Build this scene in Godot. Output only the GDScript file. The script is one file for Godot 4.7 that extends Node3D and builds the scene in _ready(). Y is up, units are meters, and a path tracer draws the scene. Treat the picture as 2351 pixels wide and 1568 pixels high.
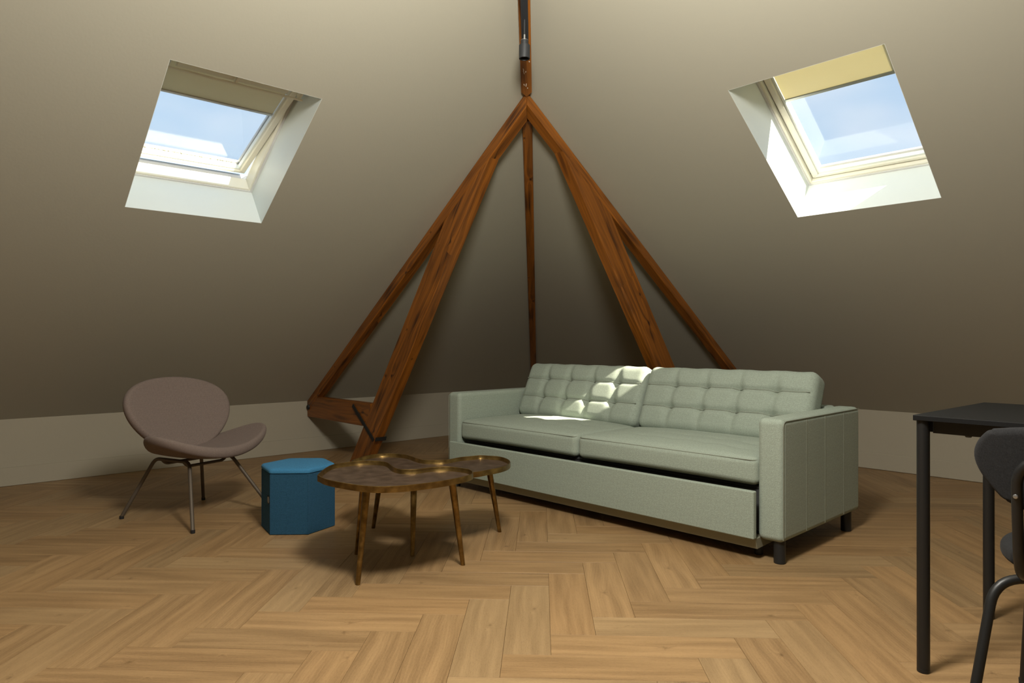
extends Node3D

# ---------------------------------------------------------------- mesh builder
class MB extends RefCounted:
	var P := PackedVector3Array()
	var U := PackedVector2Array()

	func tri(a: Vector3, b: Vector3, c: Vector3, ua := Vector2.ZERO, ub := Vector2.ZERO, uc := Vector2.ZERO) -> void:
		P.append(a); P.append(b); P.append(c)
		U.append(ua); U.append(ub); U.append(uc)

	func quad(a: Vector3, b: Vector3, c: Vector3, d: Vector3, ua := Vector2.ZERO, ub := Vector2.ZERO, uc := Vector2.ZERO, ud := Vector2.ZERO) -> void:
		tri(a, b, c, ua, ub, uc)
		tri(a, c, d, ua, uc, ud)

	# turns the closed piece that starts at vertex `from` so that its front faces run clockwise
	func orient(from: int) -> void:
		var vol := 0.0
		var o := P[from]
		for i in range(from, P.size(), 3):
			vol += (P[i] - o).dot((P[i + 1] - o).cross(P[i + 2] - o))
		if vol > 0.0:
			for i in range(from, P.size(), 3):
				var p := P[i + 1]; P[i + 1] = P[i + 2]; P[i + 2] = p
				var u := U[i + 1]; U[i + 1] = U[i + 2]; U[i + 2] = u

	func axis_steps(h: float, r: float, n: int) -> PackedFloat32Array:
		var out := PackedFloat32Array()
		var k := 3
		for i in k:
			out.append(-(h - r) - r * tan(PI / 4.0 * (1.0 - float(i) / k)))
		for i in n + 1:
			out.append(-(h - r) + 2.0 * (h - r) * i / n)
		for i in k:
			out.append((h - r) + r * tan(PI / 4.0 * float(i + 1) / k))
		return out

	func rbox(size: Vector3, r: float, at := Transform3D.IDENTITY, n := Vector3i(1, 1, 1), bend = null) -> void:
		var from := P.size()
		var h := size / 2.0
		var st := [axis_steps(h.x, r, n.x), axis_steps(h.y, r, n.y), axis_steps(h.z, r, n.z)]
		var inner := h - Vector3(r, r, r)
		for ax in 3:
			var bx := (ax + 1) % 3
			var cx := (ax + 2) % 3
			var B: PackedFloat32Array = st[bx]
			var Cc: PackedFloat32Array = st[cx]
			for sg in [-1.0, 1.0]:
				var g := []
				var gu := []
				for i in B.size():
					var row := PackedVector3Array()
					var urow := PackedVector2Array()
					for j in Cc.size():
						var q := Vector3.ZERO
						q[ax] = sg * h[ax]; q[bx] = B[i]; q[cx] = Cc[j]
						var c := q.clamp(-inner, inner)
						var d := q - c
						var p := c + d.normalized() * r
						urow.append(Vector2(B[i], Cc[j]))
						if bend != null:
							p = bend.call(p)
						row.append(at * p)
					g.append(row)
					gu.append(urow)
				for i in B.size() - 1:
					for j in Cc.size() - 1:
						if sg > 0:
							quad(g[i][j], g[i + 1][j], g[i + 1][j + 1], g[i][j + 1], gu[i][j], gu[i + 1][j], gu[i + 1][j + 1], gu[i][j + 1])
						else:
							quad(g[i][j], g[i][j + 1], g[i + 1][j + 1], g[i + 1][j], gu[i][j], gu[i][j + 1], gu[i + 1][j + 1], gu[i + 1][j])
		orient(from)

	# a box between two corners, with a small chamfer
	func box(lo: Vector3, hi: Vector3, b := 0.002, at := Transform3D.IDENTITY) -> void:
		var poly := PackedVector2Array([Vector2(lo.x, lo.y), Vector2(hi.x, lo.y), Vector2(hi.x, hi.y), Vector2(lo.x, hi.y)])
		extrude(poly, lo.z, hi.z, b, at)

	func inset(poly: PackedVector2Array, b: float) -> PackedVector2Array:
		var n := poly.size()
		var area := 0.0
		for i in n:
			area += poly[i].cross(poly[(i + 1) % n])
		var s := 1.0 if area > 0 else -1.0
		var out := PackedVector2Array()
		for i in n:
			var d0 := (poly[i] - poly[(i + n - 1) % n]).normalized()
			var d1 := (poly[(i + 1) % n] - poly[i]).normalized()
			var n0 := Vector2(-d0.y, d0.x) * s
			var n1 := Vector2(-d1.y, d1.x) * s
			var m := (n0 + n1).normalized()
			out.append(poly[i] + m * b / maxf(0.3, m.dot(n0)))
		return out

	# a polygon in the x-y plane of `at`, carried from z0 to z1
	func extrude(poly: PackedVector2Array, z0: float, z1: float, b := 0.0, at := Transform3D.IDENTITY, along := Vector2.RIGHT, scale := 1.0, shift := Vector2.ZERO) -> void:
		var from := P.size()
		var n := poly.size()
		var rings := []
		var zs := []
		if b > 0.0:
			var small := inset(poly, b)
			rings = [small, poly, poly, small]
			zs = [z0, z0 + b, z1 - b, z1]
		else:
			rings = [poly, poly]
			zs = [z0, z1]
		var side := Vector2(-along.y, along.x)
		for k in rings.size() - 1:
			var run := 0.0
			for i in n:
				var j := (i + 1) % n
				var a: Vector2 = rings[k][i]; var c: Vector2 = rings[k][j]
				var d: Vector2 = rings[k + 1][j]; var e: Vector2 = rings[k + 1][i]
				var v0: float = side.dot((a + c) / 2.0)
				quad(at * Vector3(a.x, a.y, zs[k]), at * Vector3(c.x, c.y, zs[k]), at * Vector3(d.x, d.y, zs[k + 1]), at * Vector3(e.x, e.y, zs[k + 1]),
					Vector2(along.dot(a), v0 + zs[k]) * scale + shift, Vector2(along.dot(c), v0 + zs[k]) * scale + shift, Vector2(along.dot(d), v0 + zs[k + 1]) * scale + shift, Vector2(along.dot(e), v0 + zs[k + 1]) * scale + shift)
		for k in [0, rings.size() - 1]:
			var pl: PackedVector2Array = rings[k]
			var t := Geometry2D.triangulate_polygon(pl)
			for i in range(0, t.size(), 3):
				var a := pl[t[i]]; var c := pl[t[i + 1]]; var d := pl[t[i + 2]]
				var up := ((c - a).cross(d - a) > 0.0)
				var area := 0.0
				for q in n:
					area += pl[q].cross(pl[(q + 1) % n])
				var want: bool = (area > 0.0) == (k != 0)
				if up != want:
					var w := c; c = d; d = w
				tri(at * Vector3(a.x, a.y, zs[k]), at * Vector3(c.x, c.y, zs[k]), at * Vector3(d.x, d.y, zs[k]),
					Vector2(along.dot(a), side.dot(a)) * scale + shift, Vector2(along.dot(c), side.dot(c)) * scale + shift, Vector2(along.dot(d), side.dot(d)) * scale + shift)
		orient(from)

	func tube(pts: PackedVector3Array, r0: float, r1: float, sides := 14, at := Transform3D.IDENTITY) -> void:
		var from := P.size()
		var n := pts.size()
		var rings := []
		var x := Vector3.ZERO
		var run := PackedFloat32Array()
		var total := 0.0
		for i in n:
			if i > 0:
				total += pts[i].distance_to(pts[i - 1])
			run.append(total)
		for i in n:
			var t := (pts[mini(i + 1, n - 1)] - pts[maxi(i - 1, 0)]).normalized()
			if i == 0:
				x = t.cross(Vector3.UP if absf(t.y) < 0.9 else Vector3.RIGHT).normalized()
			else:
				x = (x - t * x.dot(t)).normalized()
			var y := t.cross(x)
			var r := lerpf(r0, r1, run[i] / maxf(total, 1e-6))
			var ring := PackedVector3Array()
			for k in sides:
				var a := TAU * k / sides
				ring.append(at * (pts[i] + (x * cos(a) + y * sin(a)) * r))
			rings.append(ring)
		for i in n - 1:
			for k in sides:
				var j := (k + 1) % sides
				quad(rings[i][k], rings[i][j], rings[i + 1][j], rings[i + 1][k],
					Vector2(run[i], float(k) / sides * 0.1), Vector2(run[i], float(k + 1) / sides * 0.1), Vector2(run[i + 1], float(k + 1) / sides * 0.1), Vector2(run[i + 1], float(k) / sides * 0.1))
		for e in [0, n - 1]:
			var c: Vector3 = at * pts[e]
			for k in sides:
				var j := (k + 1) % sides
				if e == 0:
					tri(c, rings[0][j], rings[0][k])
				else:
					tri(c, rings[n - 1][k], rings[n - 1][j])
		orient(from)

	# (radius, height) pairs turned about y, closed where the radius is zero
	func lathe(prof: PackedVector2Array, sides := 24, at := Transform3D.IDENTITY) -> void:
		var from := P.size()
		for i in prof.size() - 1:
			var a := prof[i]; var b := prof[i + 1]
			for k in sides:
				var t0 := TAU * k / sides; var t1 := TAU * (k + 1) / sides
				var p0 := at * Vector3(a.x * cos(t0), a.y, a.x * sin(t0)); var p1 := at * Vector3(a.x * cos(t1), a.y, a.x * sin(t1))
				var q0 := at * Vector3(b.x * cos(t0), b.y, b.x * sin(t0)); var q1 := at * Vector3(b.x * cos(t1), b.y, b.x * sin(t1))
				if a.x > 1e-6:
					tri(p0, p1, q1)
				if b.x > 1e-6:
					tri(p0, q1, q0)
		orient(from)

	func mesh(crease := 35.0) -> ArrayMesh:
		var n := P.size()
		var fn := PackedVector3Array()
		fn.resize(n / 3)
		var at := {}
		for i in range(0, n, 3):
			fn[i / 3] = -(P[i + 1] - P[i]).cross(P[i + 2] - P[i])
			for k in 3:
				var key := Vector3i((P[i + k] * 20000.0).round())
				if at.has(key):
					at[key].append(i / 3)
				else:
					at[key] = [i / 3]
		var N := PackedVector3Array()
		N.resize(n)
		var lim := cos(deg_to_rad(crease))
		for i in n:
			var own := fn[i / 3].normalized()
			var sum := Vector3.ZERO
			for f in at[Vector3i((P[i] * 20000.0).round())]:
				var g := fn[f]
				if g.normalized().dot(own) > lim:
					sum += g
			N[i] = sum.normalized() if sum.length() > 1e-14 else own
		var arr := []
		arr.resize(Mesh.ARRAY_MAX)
		arr[Mesh.ARRAY_VERTEX] = P
		arr[Mesh.ARRAY_NORMAL] = N
		arr[Mesh.ARRAY_TEX_UV] = U
		var m := ArrayMesh.new()
		m.add_surface_from_arrays(Mesh.PRIMITIVE_TRIANGLES, arr)
		return m


# ---------------------------------------------------------------- small helpers
var taken := {}
var M := {}

func numbered(called: String) -> String:
	var k: int = taken.get(called, 0)
	taken[called] = k + 1
	return called if k == 0 else "%s_%03d" % [called, k]

func thing(called: String, label: String, category: String, at := Transform3D.IDENTITY, group := "") -> Node3D:
	var o := Node3D.new()
	o.name = numbered(called)
	add_child(o, true)
	o.transform = at
	o.set_meta("label", label)
	o.set_meta("category", category)
	if group:
		o.set_meta("group", group)
	return o

func setting(called: String, label: String, at := Transform3D.IDENTITY) -> Node3D:
	var o := Node3D.new()
	o.name = called
	add_child(o, true)
	o.transform = at
	o.set_meta("kind", "structure")
	o.set_meta("label", label)
	return o

func part(called: String, b: MB, m: Material, parent: Node, crease := 35.0) -> MeshInstance3D:
	return part_mesh(called, b.mesh(crease), m, parent)

func part_mesh(called: String, mesh: Mesh, m: Material, parent: Node) -> MeshInstance3D:
	var o := MeshInstance3D.new()
	o.name = called
	o.mesh = mesh
	o.material_override = m
	o.cast_shadow = GeometryInstance3D.SHADOW_CASTING_SETTING_ON
	parent.add_child(o, true)
	return o

func lin(r: float, g: float, b: float) -> Color:
	return Color(r, g, b).linear_to_srgb()

func mat(called: String, c: Color, rough := 0.7, metal := 0.0) -> StandardMaterial3D:
	var m := StandardMaterial3D.new()
	m.resource_name = called
	m.albedo_color = c
	m.roughness = rough
	m.metallic = metal
	M[called] = m
	return m

func noise(seed_: int, freq: float, octaves := 3) -> FastNoiseLite:
	var n := FastNoiseLite.new()
	n.seed = seed_
	n.noise_type = FastNoiseLite.TYPE_SIMPLEX_SMOOTH
	n.frequency = freq
	n.fractal_octaves = octaves
	return n

# corners of a path rounded off
func rounded(pts: Array, r: float, k := 6) -> PackedVector3Array:
	var out := PackedVector3Array([pts[0]])
	for i in range(1, pts.size() - 1):
		var p: Vector3 = pts[i]
		var a: Vector3 = p + (pts[i - 1] - p).normalized() * minf(r, p.distance_to(pts[i - 1]) * 0.49)
		var b: Vector3 = p + (pts[i + 1] - p).normalized() * minf(r, p.distance_to(pts[i + 1]) * 0.49)
		for j in k + 1:
			var t := float(j) / k
			out.append(a * (1 - t) * (1 - t) + p * 2.0 * t * (1 - t) + b * t * t)
	out.append(pts[pts.size() - 1])
	return out

func bytes_texture(w: int, h: int, data: PackedByteArray, rgb := true) -> ImageTexture:
	var img := Image.create_from_data(w, h, false, Image.FORMAT_RGB8 if rgb else Image.FORMAT_L8, data)
	img.generate_mipmaps()
	return ImageTexture.create_from_image(img)


# ---------------------------------------------------------------- measures of the room
const KNEE := 0.4366
const TAN := 0.7077
var CS := 1.0 / sqrt(1.0 + TAN * TAN)
var SN := TAN / sqrt(1.0 + TAN * TAN)
const FAR := 10.0
const CEIL := 3.3
const CAM := Vector3(5.535, 0.94, 5.4168)
const AHEAD := Vector3(-0.7367, 0, -0.6762)
const WIN_HW := 0.350
const WIN_HL := 0.4505
const REVEAL := 0.24


func _ready() -> void:
	# ---- camera
	var cam := Camera3D.new()
	cam.name = "camera"
	add_child(cam)
	cam.fov = rad_to_deg(2.0 * atan(784.0 / 1576.1))
	cam.near = 0.05
	cam.far = 200.0
	cam.look_at_from_position(CAM, CAM + AHEAD + Vector3(0, 1.72 / 1576.1, 0))
	cam.current = true
	# ---- sky and exposure
	var env := Environment.new()
	env.background_mode = Environment.BG_SKY
	env.sky = Sky.new()
	env.sky.sky_material = make_sky()
	env.background_energy_multiplier = 1.0
	env.tonemap_mode = Environment.TONE_MAPPER_LINEAR
	env.tonemap_exposure = 1.0
	env.sdfgi_enabled = true
	env.ssao_enabled = true
	env.ssil_enabled = true
	var we := WorldEnvironment.new()
	we.name = "world_environment"
	we.environment = env
	add_child(we)
	# ---- sun
	var sun := DirectionalLight3D.new()
	sun.name = "sun"
	add_child(sun)
	sun.look_at_from_position(Vector3.ZERO, Vector3(-0.709, -0.686, 0.163))
	sun.light_color = Color(1.0, 0.96, 0.88)
	sun.light_energy = 13.0
	sun.light_angular_distance = 0.6
	sun.shadow_enabled = true
	sun.sky_mode = DirectionalLight3D.SKY_MODE_LIGHT_ONLY

	make_materials()
	build_shell()
	build_floor()
	build_window(1)
	build_window(2)
	build_trusses()
	build_sofa()
	build_lounge_chair()
	build_pouf()
	build_coffee_tables()
	build_dining_table()
	build_dining_chair()
	build_spotlight()
	build_added_pendant()


func make_sky() -> Material:
	var w := 1024
	var h := 512
	var data := PackedByteArray()
	data.resize(w * h * 3)
	var n := noise(11, 1.6, 5)
	for j in h:
		var el := PI / 2.0 - PI * (j + 0.5) / h
		var y := sin(el)
		var up := clampf(y, 0.0, 1.0)
		var blue := Color(0.87, 0.93, 0.97).lerp(Color(0.56, 0.74, 0.93), pow(up, 0.55))
		for i in w:
			var c := blue
			if y > 0.0:
				var az := TAU * i / w
				var d := Vector3(cos(az) * cos(el), y * 2.2, sin(az) * cos(el))
				var cl := clampf(n.get_noise_3dv(d) * 1.6 + 0.38, 0.0, 1.0)
				c = blue.lerp(Color(0.97, 0.98, 1.0), cl * 0.85)
			var k := (j * w + i) * 3
			data[k] = int(c.r * 255); data[k + 1] = int(c.g * 255); data[k + 2] = int(c.b * 255)
	var m := PanoramaSkyMaterial.new()
	m.panorama = ImageTexture.create_from_image(Image.create_from_data(w, h, false, Image.FORMAT_RGB8, data))
	m.energy_multiplier = 1.85
	return m


# ---------------------------------------------------------------- materials
func make_materials() -> void:
	var t0 := Time.get_ticks_msec()
	# plaster: very fine roller texture
	var pn := NoiseTexture2D.new()
	pn.width = 512; pn.height = 512; pn.seamless = true
	pn.noise = noise(3, 0.06, 4)
	pn.as_normal_map = true
	pn.bump_strength = 1.5
	for a in [["wall_paint", lin(0.380, 0.362, 0.288)], ["knee_paint", lin(0.385, 0.345, 0.262)], ["ceiling_paint", lin(0.40, 0.38, 0.31)]]:
		var m := mat(a[0], a[1], 0.85)
		m.normal_enabled = true
		m.normal_texture = pn
		m.normal_scale = 0.12
		m.uv1_triplanar = true
		m.uv1_world_triplanar = true
		m.uv1_scale = Vector3(2, 2, 2)
	mat("sky_tinted_white", lin(0.69, 0.735, 0.70), 0.45)  # white with the cool cast of sky light mixed into its colour
	mat("window_lacquer", lin(0.76, 0.74, 0.62), 0.35)
	mat("aluminium", lin(0.50, 0.52, 0.50), 0.35, 0.8)
	mat("gasket", lin(0.06, 0.065, 0.07), 0.9)
	mat("outer_cladding", lin(0.62, 0.62, 0.60), 0.5)
	var bl := mat("blind_cloth", lin(0.74, 0.71, 0.57), 0.9)
	bl.backlight_enabled = true
	bl.backlight = lin(0.50, 0.475, 0.345)
	var gl := mat("glass", Color(0.16, 0.18, 0.19, 0.24), 0.02)
	gl.transparency = BaseMaterial3D.TRANSPARENCY_ALPHA
	gl.cull_mode = BaseMaterial3D.CULL_DISABLED
	mat("moss", lin(0.16, 0.15, 0.07), 0.95)

	# oak planks: sixteen strips in one sheet
	var ok := mat("oak", Color.WHITE, 0.42)
	ok.albedo_texture = oak_sheet()
	ok.metallic_specular = 0.36
	mat("screed", lin(0.12, 0.08, 0.045), 0.9)
	# stained pine
	var pine := mat("stained_pine", Color.WHITE, 0.45)
	pine.albedo_texture = pine_sheet()
	pine.clearcoat_enabled = true
	pine.clearcoat = 0.08
	pine.clearcoat_roughness = 0.35
	mat("black_iron", lin(0.018, 0.018, 0.017), 0.6, 0.3)
	mat("old_plaster", lin(0.62, 0.56, 0.48), 0.9)

	# woven cloths
	var weave := weave_textures()
	cloth("sofa_cloth", lin(0.405, 0.465, 0.385), weave, 11.0)
	cloth("taupe_cloth", lin(0.235, 0.180, 0.155), weave, 11.0)
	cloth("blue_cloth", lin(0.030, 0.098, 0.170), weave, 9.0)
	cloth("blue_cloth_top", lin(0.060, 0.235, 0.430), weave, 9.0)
	cloth("charcoal_cloth", lin(0.030, 0.030, 0.031), weave, 9.0)
	mat("sofa_mechanism", lin(0.035, 0.035, 0.035), 0.7)
	mat("sofa_lining", lin(0.24, 0.23, 0.16), 0.95)
	mat("sofa_thread", lin(0.22, 0.24, 0.19), 0.95)
	mat("black_plastic", lin(0.012, 0.013, 0.014), 0.45)
	mat("chair_steel", lin(0.105, 0.082, 0.060), 0.55, 0.3)
	mat("black_steel", lin(0.014, 0.014, 0.014), 0.42, 0.2)
	mat("table_black", lin(0.009, 0.009, 0.009), 0.6)
	M.table_black.metallic_specular = 0.25
	mat("table_lamp_black", lin(0.020, 0.022, 0.025), 0.5)
	mat("screw_steel", lin(0.45, 0.45, 0.45), 0.35, 0.9)
	mat("tag_black", lin(0.008, 0.008, 0.008), 0.8)
	mat("tag_print", lin(0.40, 0.39, 0.36), 0.8)

	# brass with age
	var bn := NoiseTexture2D.new()
	bn.width = 512; bn.height = 512; bn.seamless = true
	bn.noise = noise(21, 0.012, 5)
	var gr := Gradient.new()
	gr.set_color(0, lin(0.10, 0.058, 0.018)); gr.set_color(1, lin(0.40, 0.26, 0.085))
	bn.color_ramp = gr
	var br := mat("aged_brass", Color.WHITE, 0.33, 0.9)
	br.albedo_texture = bn
	br.uv1_triplanar = true
	br.uv1_scale = Vector3(3, 3, 3)
	var tn := NoiseTexture2D.new()
	tn.width = 512; tn.height = 512; tn.seamless = true
	tn.noise = noise(22, 0.010, 5)
	var gt := Gradient.new()
	gt.set_color(0, lin(0.070, 0.045, 0.028)); gt.set_color(1, lin(0.155, 0.105, 0.072))
	tn.color_ramp = gt
	var tr := mat("tray_metal", Color.WHITE, 0.50, 0.55)
	tr.albedo_texture = tn
	tr.uv1_triplanar = true
	tr.uv1_scale = Vector3(2.5, 2.5, 2.5)
	print("materials ", Time.get_ticks_msec() - t0)


func cloth(called: String, c: Color, w: Array, scale: float) -> void:
	var m := mat(called, c, 0.95)
	m.albedo_texture = w[0]
	m.normal_enabled = true
	m.normal_texture = w[1]
	m.normal_scale = 0.5
	m.uv1_triplanar = true
	m.uv1_scale = Vector3(scale, scale, scale)
	m.rim_enabled = true
	m.rim = 0.25
	m.rim_tint = 0.6
	m.metallic_specular = 0.2


func weave_textures() -> Array:
	var s := 512
	var rng := RandomNumberGenerator.new()
	rng.seed = 77
	var h := PackedByteArray()
	h.resize(s * s)
	var rgb := PackedByteArray()
	rgb.resize(s * s * 3)
	var warp := PackedFloat32Array()
	var weft := PackedFloat32Array()
	for i in s * s / 8:
		warp.append(rng.randf()); weft.append(rng.randf())
	for j in s:
		for i in s:
			# threads four pixels wide, crossing over and under; each stretch of thread has its own tone
			var over := ((i / 4) + (j / 4)) % 2 == 0
			var v: float
			var t: float
			if over:
				v = sin(PI * ((j % 4) + 0.5) / 4.0)
				t = weft[((j / 4) * (s / 16) + i / 16) % weft.size()]
			else:
				v = sin(PI * ((i % 4) + 0.5) / 4.0)
				t = warp[((i / 4) * (s / 16) + j / 16) % warp.size()]
			var k := j * s + i
			h[k] = int(70 + 150 * v)
			var tone := 0.72 + 0.28 * t + 0.05 * (v - 0.6)
			var b := int(clampf(tone, 0, 1) * 255)
			rgb[k * 3] = b; rgb[k * 3 + 1] = b; rgb[k * 3 + 2] = mini(255, b + int(6 * (t - 0.5)))
	var hi := Image.create_from_data(s, s, false, Image.FORMAT_L8, h)
	hi.convert(Image.FORMAT_RGBA8)
	hi.bump_map_to_normal_map(1.2)
	return [bytes_texture(s, s, rgb), ImageTexture.create_from_image(hi)]


func oak_sheet() -> ImageTexture:
	var w := 1024
	var h := 1024
	var data := PackedByteArray()
	data.resize(w * h * 3)
	var n1 := noise(101, 1.0, 3)
	var n2 := noise(102, 1.0, 2)
	var n3 := noise(103, 1.0, 1)
	var rng := RandomNumberGenerator.new()
	rng.seed = 5
	for cell in 16:
		var ox := (cell % 2) * 512
		var oy := (cell / 2) * 128
		var tone := rng.randf_range(-0.11, 0.11)
		var red := rng.randf_range(-0.03, 0.06)
		var flat_sawn := rng.randf() < 0.4
		var yc := rng.randf_range(0.3, 0.7)
		var x0 := rng.randf_range(-0.3, 1.3)
		var knots := []
		for k in (rng.randi() % 3):
			knots.append(Vector3(rng.randf_range(0.05, 0.95), rng.randf_range(0.12, 0.88), rng.randf_range(0.012, 0.03)))
		var off := cell * 37.0
		for j in 128:
			var y := (j + 0.5) / 128.0
			for i in 512:
				var x := (i + 0.5) / 512.0
				var bend := n1.get_noise_2d(x * 1.1 + off, y * 0.8) * 0.07
				var yy := y + bend
				var kd := 0.0
				for q in knots:
					var dx: float = (x - q.x) * 4.0
					var dy: float = y - q.y
					var dd := sqrt(dx * dx * 0.25 + dy * dy)
					var e := exp(-dd * dd / (q.z * q.z * 9.0))
					yy += e * 0.10 * signf(dy)
					kd += exp(-dd * dd / (q.z * q.z * 1.4))
				var broad := n3.get_noise_2d(x * 0.9 + off, yy * 3.4 + 50.0) + 0.35 * n3.get_noise_2d(x * 1.6 + off, yy * 11.0 + 90.0)
				var fine := n2.get_noise_2d(x * 4.0 + off, yy * 60.0)
				var pore := n3.get_noise_2d(x * 26.0 + off, yy * 150.0)
				var v := 0.51 + tone + 0.16 * broad + 0.10 * fine
				if flat_sawn:
					var r := absf(yy - yc) + pow(absf(x - x0), 2.0) * 0.22
					v += 0.035 * sin(r * 95.0)
				if pore > 0.42:
					v -= 0.10
				v -= clampf(kd, 0, 1) * 0.30
				v = clampf(v, 0.0, 1.0)
				# from dark heart streaks to pale sapwood, in linear light
				var r_ := lerpf(0.140, 0.470, v) * (1.0 + red)
				var g_ := lerpf(0.082, 0.308, v)
				var b_ := lerpf(0.036, 0.152, v) * (1.0 - red)
				var c := Color(r_, g_, b_).linear_to_srgb()
				var k2 := ((oy + j) * w + ox + i) * 3
				data[k2] = int(clampf(c.r, 0, 1) * 255); data[k2 + 1] = int(clampf(c.g, 0, 1) * 255); data[k2 + 2] = int(clampf(c.b, 0, 1) * 255)
	return bytes_texture(w, h, data)


func pine_sheet() -> ImageTexture:
	var w := 1024
	var h := 512
	var data := PackedByteArray()
	data.resize(w * h * 3)
	var n1 := noise(201, 1.0, 3)
	var n2 := noise(202, 1.0, 2)
	var rng := RandomNumberGenerator.new()
	rng.seed = 9
	var knots := []
	for k in 18:
		knots.append(Vector3(rng.randf(), rng.randf(), rng.randf_range(0.010, 0.022)))
	# the sheet covers 1.6 m along the grain by 0.8 m across
	for j in h:
		var y := 0.8 * (j + 0.5) / h
		for i in w:
			var x := 1.6 * (i + 0.5) / w
			var wrap := x / 1.6
			# fades over itself at the seam so that it repeats
			var yy := y + n1.get_noise_2d(x * 1.1, y * 5.0) * 0.02
			var kd := 0.0
			for q in knots:
				var dx: float = (x - q.x * 1.6)
				var dy: float = y - q.y * 0.8
				if absf(dx) < 0.12 and absf(dy) < 0.08:
					var d2 := dx * dx * 0.35 + dy * dy
					yy += exp(-d2 / (q.z * q.z * 2.2)) * 0.018 * signf(dy)
					kd += exp(-d2 / (q.z * q.z * 0.22))
			var a := n1.get_noise_2d(x * 0.9, yy * 34.0) * (1.0 - wrap) + n1.get_noise_2d((x - 1.6) * 0.9, yy * 34.0) * wrap
			var b := n2.get_noise_2d(x * 3.5, yy * 190.0) * (1.0 - wrap) + n2.get_noise_2d((x - 1.6) * 3.5, yy * 190.0) * wrap
			var dirt := clampf(n2.get_noise_2d(x * 2.2 + 40.0, y * 9.0) * 1.8 - 0.35, 0.0, 1.0)
			var v := clampf(0.46 + 0.42 * a + 0.24 * b - 0.32 * dirt - 0.6 * clampf(kd, 0, 1), 0.0, 1.0)
			var c := Color(lerpf(0.030, 0.43, v), lerpf(0.008, 0.142, v), lerpf(0.002, 0.014, v)).linear_to_srgb()
			var k2 := (j * w + i) * 3
			data[k2] = int(clampf(c.r, 0, 1) * 255); data[k2 + 1] = int(clampf(c.g, 0, 1) * 255); data[k2 + 2] = int(clampf(c.b, 0, 1) * 255)
	return bytes_texture(w, h, data)


# ---------------------------------------------------------------- shell
func rect(a0: float, b0: float, a1: float, b1: float) -> PackedVector2Array:
	return PackedVector2Array([Vector2(a0, b0), Vector2(a1, b0), Vector2(a1, b1), Vector2(a0, b1)])

func slope_frame(side: int) -> Transform3D:
	# x along the eaves, y up the slope, z outwards; origin at the corner on top of the knee wall
	if side == 1:
		return Transform3D(Basis(Vector3(0, 0, 1), Vector3(CS, SN, 0), Vector3(-SN, CS, 0)), Vector3(0, KNEE, 0))
	return Transform3D(Basis(Vector3(-1, 0, 0), Vector3(0, SN, CS), Vector3(0, CS, -SN)), Vector3(0, KNEE, 0))

func window_middle(side: int) -> Vector2:
	return Vector2(4.1675, 2.4995) if side == 1 else Vector2(-4.157, 2.5165)

func build_shell() -> void:
	var top := (CEIL - KNEE) / SN
	for side in [1, 2]:
		var called := "wall_left" if side == 1 else "wall_right"
		var root := setting(called, "taupe plastered sloping attic wall above a low knee wall")
		var sg := 1.0 if side == 1 else -1.0
		var full := PackedVector2Array([Vector2(sg * -0.38 * CS, -0.38), Vector2(sg * (FAR + 0.2), -0.38), Vector2(sg * (FAR + 0.2), top + 0.02), Vector2(sg * (top + 0.02) * CS, top + 0.02)])
		var w := window_middle(side)
		var hw := WIN_HW
		var hl := WIN_HL
		var b := MB.new()
		for r in [rect(-20, -20, 20, w.y - hl), rect(-20, w.y + hl, 20, 20), rect(-20, w.y - hl, w.x - hw, w.y + hl), rect(w.x + hw, w.y - hl, 20, w.y + hl)]:
			for poly in Geometry2D.intersect_polygons(full, r):
				b.extrude(poly, 0.0, 0.30, 0.0, slope_frame(side))
		part("slope_panel", b, M.wall_paint, root)
		b = MB.new()
		if side == 1:
			b.box(Vector3(-0.30, -0.10, -0.30), Vector3(0, KNEE, FAR + 0.2), 0.0)
		else:
			b.box(Vector3(-0.30, -0.10, -0.30), Vector3(FAR + 0.2, KNEE, 0), 0.0)
		part("knee_panel", b, M.knee_paint, root)
		var sk := setting("baseboard_left" if side == 1 else "baseboard_right", "low painted skirting board along the knee wall")
		b = MB.new()
		if side == 1:
			b.box(Vector3(-0.01, 0.002, 0.0), Vector3(0.010, 0.121, FAR), 0.003)
		else:
			b.box(Vector3(0.012, 0.002, -0.01), Vector3(FAR, 0.121, 0.010), 0.003)
		part("board", b, M.knee_paint, sk)
	var c := setting("ceiling", "flat plastered ceiling over the middle of the attic")
	var cb := MB.new()
	var ex := (CEIL - KNEE) / TAN
	cb.box(Vector3(ex - 0.15, CEIL, ex - 0.15), Vector3(FAR + 0.2, CEIL + 0.2, FAR + 0.2), 0.0)
	part("panel", cb, M.ceiling_paint, c)
	# the two upright walls behind the camera
	for side in [1, 2]:
		var r := setting("wall_back" if side == 1 else "wall_side", "upright plastered wall on the far side of the attic")
		var wb := MB.new()
		if side == 1:
			wb.box(Vector3(-0.30, -0.10, FAR), Vector3(FAR + 0.2, CEIL + 0.2, FAR + 0.2), 0.0)
		else:
			wb.box(Vector3(FAR, -0.10, -0.30), Vector3(FAR + 0.2, CEIL + 0.2, FAR), 0.0)
		part("panel", wb, M.wall_paint, r)


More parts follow.
